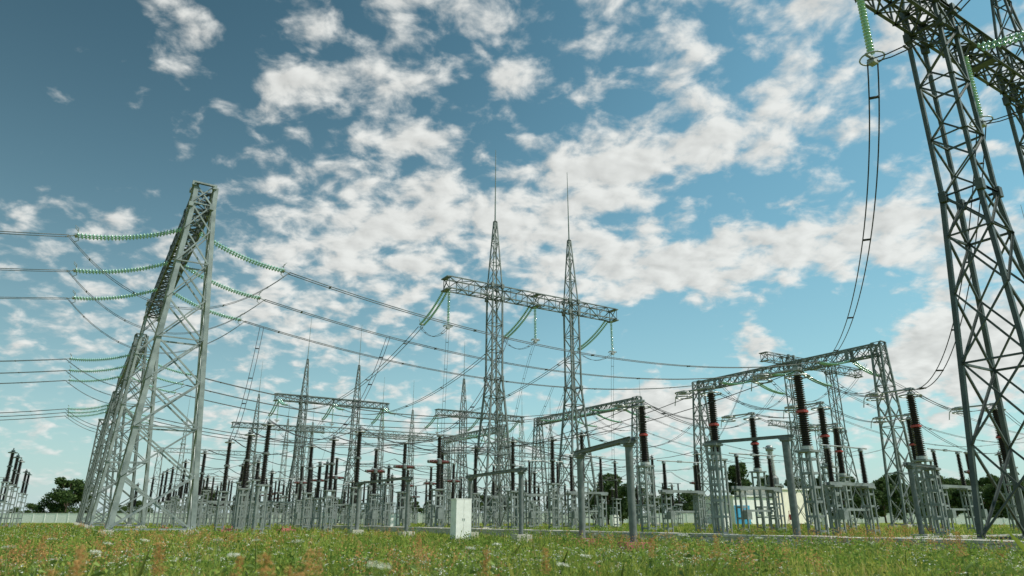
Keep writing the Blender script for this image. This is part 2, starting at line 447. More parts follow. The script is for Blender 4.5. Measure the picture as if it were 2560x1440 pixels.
def proto(kind, hs, hi):
    key = (kind, hs, hi)
    if key in PROTO: return PROTO[key]
    ps = []
    if kind == 'P':
        near = abs(hs-4.1) < .01
        big = 1.45 if near else .95
        m = MB(); stand(m, hs, .6 if near else .5, c=.1 if near else .075); m.box((0, 0, .06), (.8, .8, .14)); ps.append(("steel_stand", m.mesh("steel_stand", M_MID)))
        m = MB(); nr = max(7, int(hi*4.6)); m.lathe(ribs(hi*.48, .13*big, .21*big, nr, hs+.1, .08), n=14); m.lathe(ribs(hi*.48, .12*big, .19*big, nr, hs+.1+hi*.52, .08), n=14)
        ps.append(("ribbed_insulator", m.mesh("ribbed_insulator", M_BLACK, True)))
        rf = .17*big+.06
        m = MB(); m.lathe([(rf*.8, hs+.1+hi*.48), (rf, hs+.12+hi*.48), (rf, hs+.08+hi*.52), (rf*.8, hs+.1+hi*.52)], n=14)
        ps.append(("joint_flange", m.mesh("joint_flange", M_BAND if near else M_CHAN)))
        if near:
            m = MB(); m.lathe([(rf*.8, hs+.12), (rf, hs+.14), (rf, hs+.3), (rf*.8, hs+.32)], n=14); ps.append(("base_flange", m.mesh("base_flange", M_WPOR)))
        m = MB(); zt = hs+.1+hi
        m.lathe([(.1, zt), (.14, zt+.03), (.14, zt+.1), (.08, zt+.13)], n=12)
        R = .6 if near else .34
        m.ring((0, 0, zt-.12), R, .04, 22, 6)
        for k in range(4):
            a = k*math.pi/2+.4; m.tube([(0, 0, zt+.04), (R*math.cos(a), R*math.sin(a), zt-.1)], .02, 5)
        m.tube([(0, 0, zt+.1), (0, 0, zt+.28)], .05, 8)
        ps.append(("corona_ring", m.mesh("corona_ring", M_TUBE)))
    elif kind == 'A':
        ps += proto('P', hs, hi)
        m = MB(); zt = hs+.38+hi
        m.tube([(0, -.3, zt), (0, 2.7, zt+.05)], .055, 8); m.ring((0, 2.2, zt-.02), .5, .04, 20, 6); m.ring((0, 2.2, zt-.3), .5, .04, 20, 6)
        m.tube([(-.5, 2.2, zt-.02), (-.5, 2.2, zt-.3)], .03, 5); m.tube([(.5, 2.2, zt-.02), (.5, 2.2, zt-.3)], .03, 5)
        m.tube([(-.5, 2.2, zt), (.5, 2.2, zt)], .035, 6); m.box((0, 0, zt), (.3, .4, .16)); m.box((0, 2.25, zt+.02), (.22, .5, .2))
        m.tube([(0, 2.7, zt+.05), (.1, 3.0, zt-.2), (.1, 3.1, zt-.7)], .03, 6)
        ps.append(("contact_arm", m.mesh("contact_arm", M_TUBE)))
    elif kind == 'B':
        m = MB(); stand(m, hs, .6); m.box((0, -.45, hs*.45), (.45, .3, .7)); ps.append(("steel_stand", m.mesh("steel_stand", M_MID)))
        m = MB(); m.lathe(ribs(hi*.44, .15, .22, 15, hs+.1, .08), n=14); m.lathe(ribs(hi*.38, .12, .18, 13, hs+hi*.56, .08), n=14)
        ps.append(("ribbed_insulator", m.mesh("ribbed_insulator", M_BLACK, True)))
        zc = hs+hi*.5
        for s in (-1, 1):
            m = MB(); m.lathe([(r, s*z) for r, z in ribs(.6, .10, .155, 6, .16)], (0, 0, zc), 12, axis='x')
            m.lathe([(.08, s*.76), (.12, s*.8), (.10, s*.88)], (0, 0, zc), 10, axis='x', mi=1)
            ps.append(("breaker_chamber", m.mesh("breaker_chamber", [M_RED, M_CHAN], True)))
        m = MB(); m.lathe([(.14, zc-.2), (.2, zc-.13), (.2, zc+.13), (.14, zc+.2)], n=12); ps.append(("chamber_housing", m.mesh("chamber_housing", M_CHAN)))
        m = MB(); zt = hs+hi*.94; m.lathe([(.13, zt), (.18, zt+.05), (.18, zt+.16), (.1, zt+.2)], n=12); m.ring((0, 0, zt+.12), .2, .03, 14, 5)
        ps.append(("top_cap", m.mesh("top_cap", M_TUBE)))
    elif kind == 'W':
        m = MB(); stand(m, hs, .6); ps.append(("steel_stand", m.mesh("steel_stand", M_MID)))
        m = MB(); m.lathe([(.36, hs+.1), (.36, hs+.5), (.26, hs+.65)], n=16); ps.append(("base_tank", m.mesh("base_tank", M_CHAN)))
        m = MB(); m.lathe(ribs(hi-.6, .18, .26, 20, hs+.65), n=16); ps.append(("ribbed_insulator", m.mesh("ribbed_insulator", M_WPOR, True)))
        m = MB(); zt = hs+hi; m.lathe([(.2, zt), (.25, zt+.05), (.25, zt+.25), (.2, zt+.35), (.1, zt+.4)], n=16); m.tube([(-.6, 0, zt+.2), (.6, 0, zt+.2)], .035, 6)
        ps.append(("head_tank", m.mesh("head_tank", M_TUBE, True)))
    elif kind == 'D':
        m = MB(); stand(m, hs, .42, -1.5); stand(m, hs, .42, 1.5); m.box((0, .16, hs+.18), (4.0, .1, .16)); m.box((0, -.16, hs+.18), (4.0, .1, .16))
        m.box((0, 0, hs*.55), (3.0, .08, .12)); m.box((-1.5, -.4, hs*.45), (.4, .3, .5)); ps.append(("support_frame", m.mesh("support_frame", M_MID)))
        m = MB(); m.lathe(ribs(hi, .11, .175, 22, 0), n=12); mi_ = m.mesh("ribbed_insulator", M_BLACK, True)
        for x in (-1.5, 1.5): ps.append(("ribbed_insulator", mi_, (x, 0, hs+.26)))
        m = MB(); zt = hs+.26+hi
        for x in (-1.5, 1.5): m.lathe([(.1, zt), (.15, zt+.04), (.12, zt+.2)], (x, 0, 0), 10)
        m.tube([(-2.1, 0, zt+.2), (0, 0, zt+.2), (2.1, 0, zt+.2)], .04, 8); m.box((0, 0, zt+.2), (.35, .12, .14))
        ps.append(("contact_arm", m.mesh("contact_arm", M_TUBE)))
    PROTO[key] = ps; return ps
INFO = {'P': ("post_insulator", "post insulator", "dark ribbed post insulator with corona ring on a steel stand", "post insulators on steel stands"),
        'A': ("disconnector_post", "disconnector", "tall dark ribbed insulator with ringed contact arm on steel stand", "tall disconnector posts"),
        'B': ("circuit_breaker", "circuit breaker", "circuit breaker with red-brown chambers on dark insulator column", "circuit breakers"),
        'W': ("current_transformer", "transformer", "light grey porcelain current transformer on a steel stand", "current transformers"),
        'D': ("disconnector", "disconnector", "two-post disconnector with aluminium arm on a steel frame", "two-post disconnectors")}
FAR = {}
ER = random.Random(21)
def equip(kind, a, b, hs, hi, rz=0):
    nm, cat, lab, grp = INFO[kind]
    ps = proto(kind, hs, hi)
    a += random.uniform(-.2, .2); b += random.uniform(-.2, .2)
    if b > 108:
        key = (kind, hs, hi)
        if key not in FAR:
            mats = []; v = []; f = []; mi = []
            for q in ps:
                me = q[1]; off = Vector(q[2]) if len(q) > 2 else Vector((0, 0, 0))
                for mt in me.materials:
                    if mt not in mats: mats.append(mt)
                o = len(v); v += [tuple(x.co+off) for x in me.vertices]
                for pl in me.polygons: f.append(tuple(i+o for i in pl.vertices)); mi.append(mats.index(me.materials[pl.material_index]))
            me = bpy.data.meshes.new(nm); me.from_pydata(v, [], f)
            for mt in mats: me.materials.append(mt)
            me.polygons.foreach_set("material_index", mi); FAR[key] = me
        r = bpy.data.objects.new(nm, FAR[key]); COL.objects.link(r)
    else:
        r = empty(nm)
        for q in ps: part(q[0], q[1], r, q[2] if len(q) > 2 else (0, 0, 0))
    place(r, a, b, 0, rz); tag(r, lab, cat, grp)
    return r
# nearest bay
for a in (31.5, 42.5, 53.0):
    for b in (22.3, 28.4, 34.3): equip('A', a, b, 4.1, 3.9)
equip('W', 38.5, 30.0, 2.9, 2.2)
equip('D', 48, 24, 2.7, 2.0)
for b in (23, 29, 35): equip('D', 35.6, b, 2.5, 1.7)
for a, k in ((66, 'B'), (72, 'P')):
    for b in (24, 31): equip(k, a, b, 3.0, 3.5)
for b in (41, 44.5): equip('P', 31.5, b, 3.4, 3.4)
rows = [(10, 'P', 2.8, 3.7), (16, 'P', 2.8, 3.7), (22, 'B', 2.8, 3.9), (28, 'P', 2.8, 3.7), (35, 'D', 2.7, 2.6), (48, 'P', 2.8, 3.7),
        (54, 'D', 2.7, 2.6), (60, 'B', 2.8, 3.9), (67, 'P', 2.8, 3.7), (73, 'W', 2.7, 2.6)]
for bi, b0 in enumerate((45, 68, 91, 114, 137)):
    for (a, k, hs, hi) in rows:
        if bi == 0 and a in (54, 67, 73): continue
        if bi == 0 and a == 60:
            equip(k, a, 57, hs, hi); continue
        if bi > 0:     # each row of three stays uniform, rows differ between bays
            k, hs, hi = ER.choice([(k, hs, hi), ('P', 2.8, 3.7), ('P', 3.9, 1.5), ('P', 2.4, 2.6), ('D', 2.7, 2.6), ('B', 2.8, 3.9)])
        for j in range(3):
            equip(k, a, b0+6*j, hs, hi)
for bi, b0 in enumerate((64, 88, 110)):
    for j in range(3):
        for a, hs, hi in ((13, 3.9, 1.5), (19, 2.6, 2.9), (25, 3.9, 1.5), (41, 2.6, 2.9)):
            if bi == 0 and j > 0 and a > 30: continue
            equip('P', a, b0-1.5+6.5*j if bi else 61.5+2.2*j, hs, hi)
for b in (76, 82, 88, 108, 114):
    equip('P', -4.8, b, 3.9, 2.6); equip('D', -8.5, b+1, 2.9, 2.5)
for b0 in (45, 68, 91, 114):
    for j in range(3):
        b = b0+6*j; pts = []
        last = 5 if b0 == 45 else 9
        zz = {'P': 6.8, 'B': 6.6, 'D': 5.7, 'W': 5.5}
        for i in range(last):
            p = S(rows[i][0], b, zz[rows[i][1]]); q = S(rows[i+1][0], b, zz[rows[i+1][1]])
            pts += para(p, q, random.uniform(.3, 1.1), 7)[:-1]
        pts.append(q)
        wire(pts, .1, .02+.004*(b0 > 80), M_WIRED, "thin dark connecting conductor linking switchgear tops", False, "connecting_conductor", "connecting conductors")
for b in (22.3, 28.4, 34.3):
    pts = para(S(31.5, b, 8.4), S(42.5, b, 8.4), .9, 12)[:-1]+para(S(42.5, b, 8.4), S(53, b, 8.4), .9, 12)
    if b < 33: pts = pts[:-1]+para(S(53, b, 8.4), S(72, b+2, 6.8), 1.2, 12)
    wire(pts, .1, .02, M_WIRED, "thin dark connecting conductor linking switchgear tops", False, "connecting_conductor", "connecting conductors")
for b in (22.3, 28.4, 34.3):
    wire(para(S(31.5, b, 8.3), S(22+random.random(), 45+b*.3, 6.6), 1.6, 16), 0, .022, M_WIRED, "dark slack conductor between switchgear posts", False, "connecting_conductor", "connecting conductors")
for (i, s, ta, tb) in ((2, .03, 10, 57), (1, .18, 16, 51), (0, .31, 22, 45)):
    p = P(spans[(0, i)], s); wire(para(p, S(ta, tb, 6.8), 1.6, 14), .17, .026, M_WIRED, "dark twin dropper wires hanging from the span to a breaker", True, "dropper_wire", "dropper wires")
for (i, s, ta, tb) in ((2, .55, 48, 80), (1, .5, 48, 74), (0, .8, 60, 57)):
    p = P(spans[(0, i)], s); wire(para(p, S(ta, tb, 6.8), 1.6, 14), .12, .018, M_WIRED, "dark twin dropper wires hanging from the span to a breaker", True, "dropper_wire", "dropper wires")
wire(para(S(83, 48.5, 19.5), S(42.5, 34.3, 8.4), 2.5, 20), .15, .024, M_WIRED, "dark conductors sloping down from the gantry", True, "dropper_wire", "dropper wires")
wire(para(S(83, 62, 18.5), S(31.5, 34.3, 8.4), 3.5, 24), .15, .024, M_WIRED, "dark conductors sloping down from the gantry", True, "dropper_wire", "dropper wires")
wire(para(S(83, 75, 18.5), S(31.5, 41, 7), 3.5, 24), .15, .024, M_WIRED, "dark conductors sloping down from the gantry", True, "dropper_wire", "dropper wires")

# ---- pole frames
def pole_frame(a0, b0, a1, b1, z, over=.5, red=True, r=.125, ladder=False):
    root = empty("busbar_support_frame"); root.location = S(a0, b0, 0)
    v = S(a1, b1)-S(a0, b0); L = v.length; root.rotation_euler = (0, 0, math.atan2(v.y, v.x))
    for x in (0, L):
        if ladder and x == L:
            m = MB(); stand(m, z-.14, .4, x, 0, .07); m.obj("lattice_post", M_MID, root)
        else:
            m = MB(); m.lathe([(r, 0), (r, z*.5), (r, z-.2), (r*1.5, z-.16), (r*1.5, z-.1)], (x, 0, 0), 18); m.box((x, 0, z-.065), (.46, .34, .07))
            m.lathe([(r*1.3, .1), (r*1.3, .26)], (x, 0, 0), 18)
            m.obj("round_post", M_CHAN, root)
        m = MB(); m.box((x, 0, .1), (.7, .7, .36)); m.obj("painted_footing" if red else "concrete_footing", M_PINK if red else M_CONC, root)
    m = MB()
    for y in (-.08, .08):
        m.box((L/2, y, z+.02), (L+2*over, .015, .09)); m.box((L/2, y*1.3, z+.07), (L+2*over, .06, .012)); m.box((L/2, y*1.3, z-.03), (L+2*over, .06, .012))
    for i in range(6): m.box((-over+(i+.5)*(L+2*over)/6, 0, z+.02), (.05, .15, .07))
    m.obj("channel_beam", M_CHAN, root)
    tag(root, "grey steel support frame with round posts and channel beam", "steel frame", "round-post support frames")
pole_frame(13.75, 15.6, 15.0, 19.6, 3.1, .35, True, .11)
pole_frame(16.7, 26.1, 17.3, 31.8, 2.95, .5, False, .10)
pole_frame(15.5, 35.5, 15.3, 42.6, 3.0, .4, False, .10)
pole_frame(25, 18.6, 24.2, 21.8, 4.15, .35, False, .15, True)
pole_frame(31.5, 17.2, 34.0, 17.6, 3.2, .4, False, .11, True)

for (a, b) in ((13, 50), (9.6, 52), (6.8, 61)):
    m = MB(); m.box((0, 0, .1), (1.1, .8, .26)); m.box((0, 0, .26), (.5, .5, .08)); m.box((.25, 0, .35), (.06, .06, .2)); m.box((-.25, 0, .35), (.06, .06, .2)); o = m.obj("painted_anchor_block", M_PINK); place(o, a, b)
    tag(o, "faded red painted concrete anchor block in the grass", "concrete block", "red anchor blocks")

# ---- cabinets
def cabinet(X, Y, w, d, h, rz, label="white metal control cabinet standing in the grass"):
    r = empty("control_cabinet"); r.location = (X, Y, 0); r.rotation_euler = (0, 0, rz)
    m = MB(); m.box((0, 0, .08+h/2), (w, d, h)); m.box((0, 0, h+.10), (w+.04, d+.04, .035)); m.obj("cabinet_body", M_WHITE, r)
    m = MB(); m.box((0, 0, .05), (w+.1, d+.1, .14)); m.obj("plinth", M_CONC, r)
    for s in (-1, 1):
        dd = MB(); dd.box((s*w/4, -d/2-.010, .1+h/2), (w/2-.012, .016, h-.06))
        o = dd.obj("cabinet_door", M_WHITE, r)
        hh = MB(); hh.box((s*.04, -d/2-.03, h*.55), (.015, .02, .09)); k = hh.obj("door_handle", M_WPOR, r); k.parent = o
    tag(r, label, "electrical cabinet", "control cabinets")
cabinet(-2.2, 31.0, .74, .5, 1.62, .55)
for (a, b) in ((45, 40), (52, 62), (25, 60), (64, 44)): 
    p = S(a, b); cabinet(p.x, p.y, .9, .5, 1.2, PHI, "small white control cabinet among the switchgear stands")

# ---- cable trough
m = MB(); b = -12.0
while b < 74:
    L = random.uniform(1.4, 1.6); j = random.uniform(-.02, .02)
    m.box((j, b+L/2, .33+random.uniform(-.01, .015)), (1.0, L-.03, .08)); b += L
m.box((-.42, 31, .14), (.12, 86, .30)); m.box((.42, 31, .14), (.12, 86, .30))
o = m.obj("cable_trough", M_CONC); place(o, 20.7, 0); tag(o, "low concrete cable trough with slab covers running through grass", "cable trough")
m = MB(); x = 0
while x < 60:
    L = random.uniform(1.4, 1.6); m.box((x+L/2, random.uniform(-.02, .02), .27+random.uniform(-.01, .01)), (L-.03, .8, .07)); x += L
m.box((30, -.35, .11), (60, .08, .24)); m.box((30, .35, .11), (60, .08, .24))
o = m.obj("cable_trough", M_CONC); place(o, 21.3, 14.3); tag(o, "concrete cable trough with slab covers leading to switchgear", "cable trough")

# ---- building
r = empty("control_building"); place(r, 97.5, 84.5)
m = MB(); m.box((5.5, 4, 2.3), (11, 8, 4.6)); m.obj("low_wing_wall", M_WHITE, r)
m = MB(); m.box((15.5, 4, 3.0), (9, 9, 6.0)); m.obj("main_wall", M_CREAM, r)
m = MB(); m.box((5.35, 4, 4.72), (11.4, 8.6, .22)); m.box((15.5, 4, 6.12), (9.5, 9.5, .22)); m.obj("roof", M_WHITE, r)
for x in (.9, 3.2):
    m = MB(); m.box((x, -.03, 1.6), (1.6, .08, 3.1)); m.box((x, -.08, 1.6), (.05, .04, 3.1)); m.obj("door", M_BLUE, r)
for x in (6.8, 9.2):
    m = MB(); m.box((x, -.02, 2.3), (1.4, .06, 1.2)); w = m.obj("window", M_GLASSW, r)
    m = MB(); m.box((x, -.06, 2.95), (1.6, .06, .1)); m.box((x, -.06, 1.65), (1.6, .1, .1)); m.box((x-.75, -.06, 2.3), (.1, .06, 1.2)); m.box((x+.75, -.06, 2.3), (.1, .06, 1.2)); m.box((x, -.06, 2.3), (.06, .04, 1.2))
    f = m.obj("window_frame", M_WHITE, w)
tag(r, "low white and cream control building with blue doors", "building")
r = empty("fire_equipment_stand"); place(r, 104, 78)
m = MB(); m.tube([(-.6, 0, 0), (-.6, 0, 2.2), (.6, 0, 2.2), (.6, 0, 0)], .06, 6); m.tube([(-.9, .3, 0), (-.6, 0, 1.8)], .05, 6); m.obj("frame", M_BAND, r)
m = MB(); m.box((0, 0, 1.2), (.9, .35, .9)); m.obj("fire_box", M_BAND, r)
tag(r, "red fire equipment stand near the cream building", "fire equipment")

# ---- perimeter wall
r = empty("perimeter_wall"); r.location = (0, 185, 0)
m = MB(); 
for i in range(-75, 75):
    m.box((i*3.0+1.5, 0, 1.15), (2.9, .1, 2.3)); m.box((i*3.0, 0, 1.2), (.2, .22, 2.4))
m.obj("concrete_panel", M_WHITE, r)
m = MB(); m.box((0, 0, 2.36), (450, .2, .08)); m.obj("coping", M_CONC, r)
tag(r, "long white precast concrete perimeter wall behind the yard", "wall")
r = empty("low_wall"); r.location = (74, 118, 0); m = MB()
for i in range(12): m.box((i*2.6, 0, .5), (2.5, .12, 1.0)); m.box((i*2.6-1.3, 0, .55), (.16, .2, 1.1))
m.obj("concrete_panel", M_WHITE, r); tag(r, "low white concrete fence near the trees", "wall")

# ------------------------------------------------------------------ trees
def tree_meshes(seed, H, W, nl, leaf):
    rg = np.random.RandomState(seed); rnd = random.Random(seed)
    t = MB(); t.tube([(0, 0, 0), (.1, .05, H*.3), (0, .1, H*.6), (.05, 0, H*.85)], [.035*H*.6, .028*H*.6, .016*H*.5, .03], 8)
    lobes = []
    for i in range(16):
        a = rnd.uniform(0, 2*math.pi); zz = rnd.uniform(.22, .95); rr = W*.5*math.sin(math.pi*min(1, (zz-.08)/1.02))**.6*rnd.uniform(.3, .85)
        c = (rr*math.cos(a), rr*math.sin(a), H*zz); s = W*rnd.uniform(.13, .24)
        lobes.append((c, s)); t.tube([(0, 0, H*(zz*.55)), (c[0]*.5, c[1]*.5, H*zz*.8), c], [.008*H, .006*H, .01], 5)
    n = nl; idx = rg.randint(0, len(lobes), n)
    C = np.array([l[0] for l in lobes])[idx]; R = np.array([l[1] for l in lobes])[idx]
    d = rg.normal(size=(n, 3)); d /= np.linalg.norm(d, axis=1)[:, None]
    rad = R*rg.uniform(.35, 1.12, n); P0 = C+d*rad[:, None]*np.array([1, 1, .8])
    u = rg.normal(size=(n, 3)); u /= np.linalg.norm(u, axis=1)[:, None]
    w = np.cross(u, rg.normal(size=(n, 3))); w /= np.linalg.norm(w, axis=1)[:, None]
    s = (leaf*rg.uniform(.6, 1.4, n))[:, None]
    V = np.stack([P0-u*s, P0-w*s*.6, P0+u*s, P0+w*s*.6], 1).reshape(-1, 3)
    me = bpy.data.meshes.new("crown"); F = np.arange(n*4).reshape(-1, 4)
    me.from_pydata(V.tolist(), [], F.tolist()); me.materials.append(M_LEAF)
    return t.mesh("trunk", M_BARK), me
TV = [tree_meshes(1, 10, 8, 5000, .28), tree_meshes(2, 11, 6.5, 4500, .27), tree_meshes(3, 9, 9, 5000, .28), tree_meshes(4, 12, 4.5, 4000, .25)]
def tree(X, Y, k, s):
    r = empty("broadleaf_tree"); r.location = (X, Y, 0); r.scale = (s, s, s*random.uniform(.9, 1.1)); r.rotation_euler = (0, 0, random.uniform(0, 6.28))
    part("trunk", TV[k][0], r); part("crown", TV[k][1], r)
    tag(r, "leafy green tree beyond the perimeter wall" if Y > 185 else "dark leafy green tree among the switchgear", "tree", "trees around the yard")
for px, Y, s, k in ((160, 192, 1.15, 0), (125, 196, .9, 2), (195, 200, .95, 1), (80, 215, .6, 2), (30, 230, .5, 0), (300, 235, .6, 2),
                    (1520, 112, .82, 0), (1556, 118, .62, 2), (1488, 122, .5, 1), (1600, 200, .9, 1), (1640, 190, .7, 2)):
    tree((px-1280)*Y/1802, Y, k, s)
for i in range(38):
    px = 1680+i*30+random.uniform(-12, 12); Y = random.uniform(188, 222)
    if px < 1850: s = random.uniform(.6, .95)
    else: s = random.uniform(.85, 1.3)
    tree((px-1280)*Y/1802, Y, random.randrange(4), s)
for i in range(14):
    px = 2080+i*44+random.uniform(-10, 10); Y = random.uniform(145, 175)
    tree((px-1280)*Y/1802, Y, random.randrange(3), random.uniform(.6, .95))
for i in range(30):
    px = 330+i*42+random.uniform(-18, 18); Y = random.uniform(190, 240); tree((px-1280)*Y/1802, Y, random.randrange(3), random.uniform(.45, .8))

# ------------------------------------------------------------------ ground & grass
n = 120; gx = np.linspace(-1, 1, n); sx = np.sign(gx)*np.abs(gx)**3*3000
V = []
for j in range(n):
    for i in range(n):
        x, y = sx[i], sx[j]
        z = .04*math.sin(x*.35+1)*math.cos(y*.28)-.05 if abs(x) < 250 and abs(y) < 250 else -.05
        V.append((x, y, z))
F = [(j*n+i, j*n+i+1, (j+1)*n+i+1, (j+1)*n+i) for j in range(n-1) for i in range(n-1)]
me = bpy.data.meshes.new("ground"); me.from_pydata(V, [], F); me.polygons.foreach_set("use_smooth", [True]*len(F))
g = bpy.data.objects.new("ground", me); COL.objects.link(g); g["kind"] = "structure"; tag(g, "green and straw coloured meadow ground under the substation", "ground")
mg, nt, p = new_mat("meadow_ground"); p.inputs["Roughness"].default_value = .95; p.inputs["Specular IOR Level"].default_value = .1
tc = nt.nodes.new("ShaderNodeTexCoord")
n1 = nt.nodes.new("ShaderNodeTexNoise"); n1.inputs["Scale"].default_value = .18; n1.inputs["Detail"].default_value = 9; n1.inputs["Roughness"].default_value = .7
nt.links.new(tc.outputs["Object"], n1.inputs["Vector"])
r = nt.nodes.new("ShaderNodeValToRGB"); cr = r.color_ramp; cr.elements[0].position = .3; cr.elements[0].color = (.11, .17, .035, 1); cr.elements[1].position = .72; cr.elements[1].color = (.36, .32, .14, 1)
e = cr.elements.new(.5); e.color = (.21, .26, .06, 1)
nt.links.new(n1.outputs["Fac"], r.inputs["Fac"]); nt.links.new(r.outputs["Color"], p.inputs["Base Color"])
me.materials.append(mg)

def blades(N, y0, y1, hmin, hmax, wk, seed, name, matl, power=.5):
    rg = np.random.RandomState(seed)
    t = rg.rand(N); Y = 1/((1-t)/y0**power+t/y1**power)**(1/power)
    X = (rg.rand(N)*2-1)*(Y*.82+4)
    cl = .5+.5*np.sin(X*.9+np.sin(Y*.7)*2)*np.sin(Y*.6+np.sin(X*.5)*2)
    tall = (rg.rand(N) < .06)*rg.uniform(.4, 1.3, N)
    H = rg.uniform(hmin, hmax, N)*(.4+.9*cl)*(1+tall)
    W = (.0035+wk*Y)*rg.uniform(.6, 1.3, N)
    a = rg.rand(N)*2*np.pi; dx = np.cos(a)*W; dy = np.sin(a)*W
    la = rg.rand(N)*2*np.pi; L = H*rg.uniform(.1, .9, N)
    base = np.stack([X, Y, np.full(N, -.06)], 1)
    side = np.stack([dx, dy, np.zeros(N)], 1)
    tip = base+np.stack([np.cos(la)*L, np.sin(la)*L, H+.06], 1)
    mid = base+np.stack([np.cos(la)*L*.3, np.sin(la)*L*.3, H*.6+.03], 1)
    V = np.stack([base-side, base+side, mid+side*.8, tip, mid-side*.8], 1).reshape(-1, 3)
    me = bpy.data.meshes.new(name); me.vertices.add(N*5); me.vertices.foreach_set("co", V.ravel())
    me.loops.add(N*5); me.loops.foreach_set("vertex_index", np.arange(N*5, dtype=np.int32))
    me.polygons.add(N); me.polygons.foreach_set("loop_start", np.arange(0, N*5, 5, dtype=np.int32)); me.polygons.foreach_set("loop_total", np.full(N, 5, dtype=np.int32))
    me.update(calc_edges=True); me.materials.append(matl)
    o = bpy.data.objects.new(name, me); COL.objects.link(o); return o
o = blades(250000, 5.0, 150, .09, .26, .0005, 3, "meadow_grass", M_GRASS, .35)
o["kind"] = "stuff"; tag(o, "uneven green and straw meadow grass", "grass")
def specks(N, y0, y1, z0, z1, s0, seed, name, matl, label, flat=False, cnt=6, spread=(.05, .05, .02), patch=0, frac=.75):
    rg = np.random.RandomState(seed); t = rg.rand(N); Y = y0*(y1/y0)**t
    X = (rg.rand(N)*2-1)*(Y*.82+3); Z = rg.uniform(z0, z1, N)
    if patch:
        K = patch; cy = 8*(70/8)**rg.rand(K); cx = (rg.rand(K)*2-1)*cy*.75; id_ = rg.randint(0, K, N); m_ = rg.rand(N) < frac
        X = np.where(m_, cx[id_]+rg.normal(size=N)*(.35+.03*cy[id_]), X); Y = np.where(m_, cy[id_]+rg.normal(size=N)*(.5+.05*cy[id_]), Y); Y = np.maximum(Y, 6+rg.rand(N))
    C = np.repeat(np.stack([X, Y, Z], 1), cnt, 0)+rg.normal(size=(N*cnt, 3))*np.array(spread)
    n = N*cnt; sc = (s0*(.7+np.repeat(Y, cnt)*.02))[:, None]
    u = rg.normal(size=(n, 3)); w = rg.normal(size=(n, 3))
    if flat: u[:, 2] *= .15; w[:, 2] *= .15
    u /= np.linalg.norm(u, axis=1)[:, None]; w /= np.linalg.norm(w, axis=1)[:, None]
    V = np.stack([C-u*sc, C-w*sc, C+u*sc, C+w*sc], 1).reshape(-1, 3)
    st = np.stack([X, Y, Z], 1); b = st.copy(); b[:, 2] = -.05; k = .003+.0002*Y
    e1 = np.stack([k, 0*k, 0*k], 1)
    V2 = np.stack([b-e1, b+e1, st+e1*.6, st-e1*.6], 1).reshape(-1, 3)
    m = bpy.data.meshes.new(name); AV = np.concatenate([V, V2]); m.from_pydata(AV.tolist(), [], np.arange(len(AV)).reshape(-1, 4).tolist())
    m.materials.append(matl); m.materials.append(M_STEM)
    m.polygons.foreach_set("material_index", [0]*n+[1]*N)
    o = bpy.data.objects.new(name, m); COL.objects.link(o); o["kind"] = "stuff"; tag(o, label, "wildflowers")
specks(2800, 7, 60, .16, .42, .013, 5, "white_wildflowers", M_UMBEL, "scattered small white meadow flowers", True, 8, (.03, .03, .01), 40)
specks(900, 8, 90, .22, .50, .015, 6, "rust_sorrel_mass", M_SORREL, "scattered rust coloured sorrel seed heads", False, 22, (.035, .035, .08), 18, .88)
specks(2600, 8, 80, .12, .36, .026, 12, "leafy_meadow_weeds", M_WEED, "clumps of broad leaved green meadow weeds", False, 18, (.07, .07, .09), 60)
specks(900, 8, 60, .18, .38, .014, 9, "yellow_wildflowers", island_mat("yellow_blossom", [(0, (.55, .45, .05)), (1, (.65, .55, .12))], .8, 3, .2), "scattered tiny yellow meadow flowers", True, 4, (.05, .05, .02), 16)
def umbel_mesh(h):
    m = MB(); m.tube([(0, 0, 0), (.02, 0, h*.5), (0, .01, h-.05)], [.006, .005, .004], 5)
    for k in range(10):
        a = k*.63; m.tube([(0, .01, h-.05), (.05*math.cos(a), .05*math.sin(a), h)], .002, 4)
    for k in range(4):
        a = k*1.7; z = h*(.2+.15*k); m.add([(0, 0, z), (.09*math.cos(a), .09*math.sin(a), z+.06), (.14*math.cos(a+.15), .14*math.sin(a+.15), z+.04), (.09*math.cos(a+.3), .09*math.sin(a+.3), z+.02)], [(0, 1, 2, 3)])
    b = MB()
    for k in range(110):
        r_ = .055*math.sqrt(random.random()); a = random.uniform(0, 6.28); c = Vector((r_*math.cos(a), r_*math.sin(a), h+.005+random.uniform(-.01, .01)-r_*r_*2)); s = .006
        u = Vector((random.gauss(0, 1), random.gauss(0, 1), random.gauss(0, .3))).normalized()*s; w = u.cross(Vector((0, 0, 1))).normalized()*s
        b.add([c-u, c-w, c+u, c+w], [(0, 1, 2, 3)])
    return m.mesh("stem", M_STEM), b.mesh("flower_head", M_UMBEL)
def sorrel_mesh(h):
    m = MB(); m.tube([(0, 0, 0), (.02, 0, h*.5), (.01, .02, h)], [.005, .004, .002], 5)
    for k in range(5):
        a = k*2.1; z = h*(.1+.1*k); m.add([(0, 0, z), (.05*math.cos(a), .05*math.sin(a), z+.07), (.12*math.cos(a+.1), .12*math.sin(a+.1), z+.08), (.06*math.cos(a+.4), .06*math.sin(a+.4), z+.02)], [(0, 1, 2, 3)])
    b = MB()
    for k in range(300):
        t = random.random(); z = h*(.68+.32*t); rr = .07*(1-t*.6); a = random.uniform(0, 6.28); c = Vector((rr*math.cos(a)*random.random()+.015, rr*math.sin(a)*random.random(), z))
        u = Vector([random.gauss(0, 1) for _ in range(3)]).normalized()*.007; w = Vector([random.gauss(0, 1) for _ in range(3)]).normalized()*.006
        b.add([c-u, c-w, c+u, c+w], [(0, 1, 2, 3)])
    return m.mesh("stem", M_STEM), b.mesh("seed_head", M_SORREL)
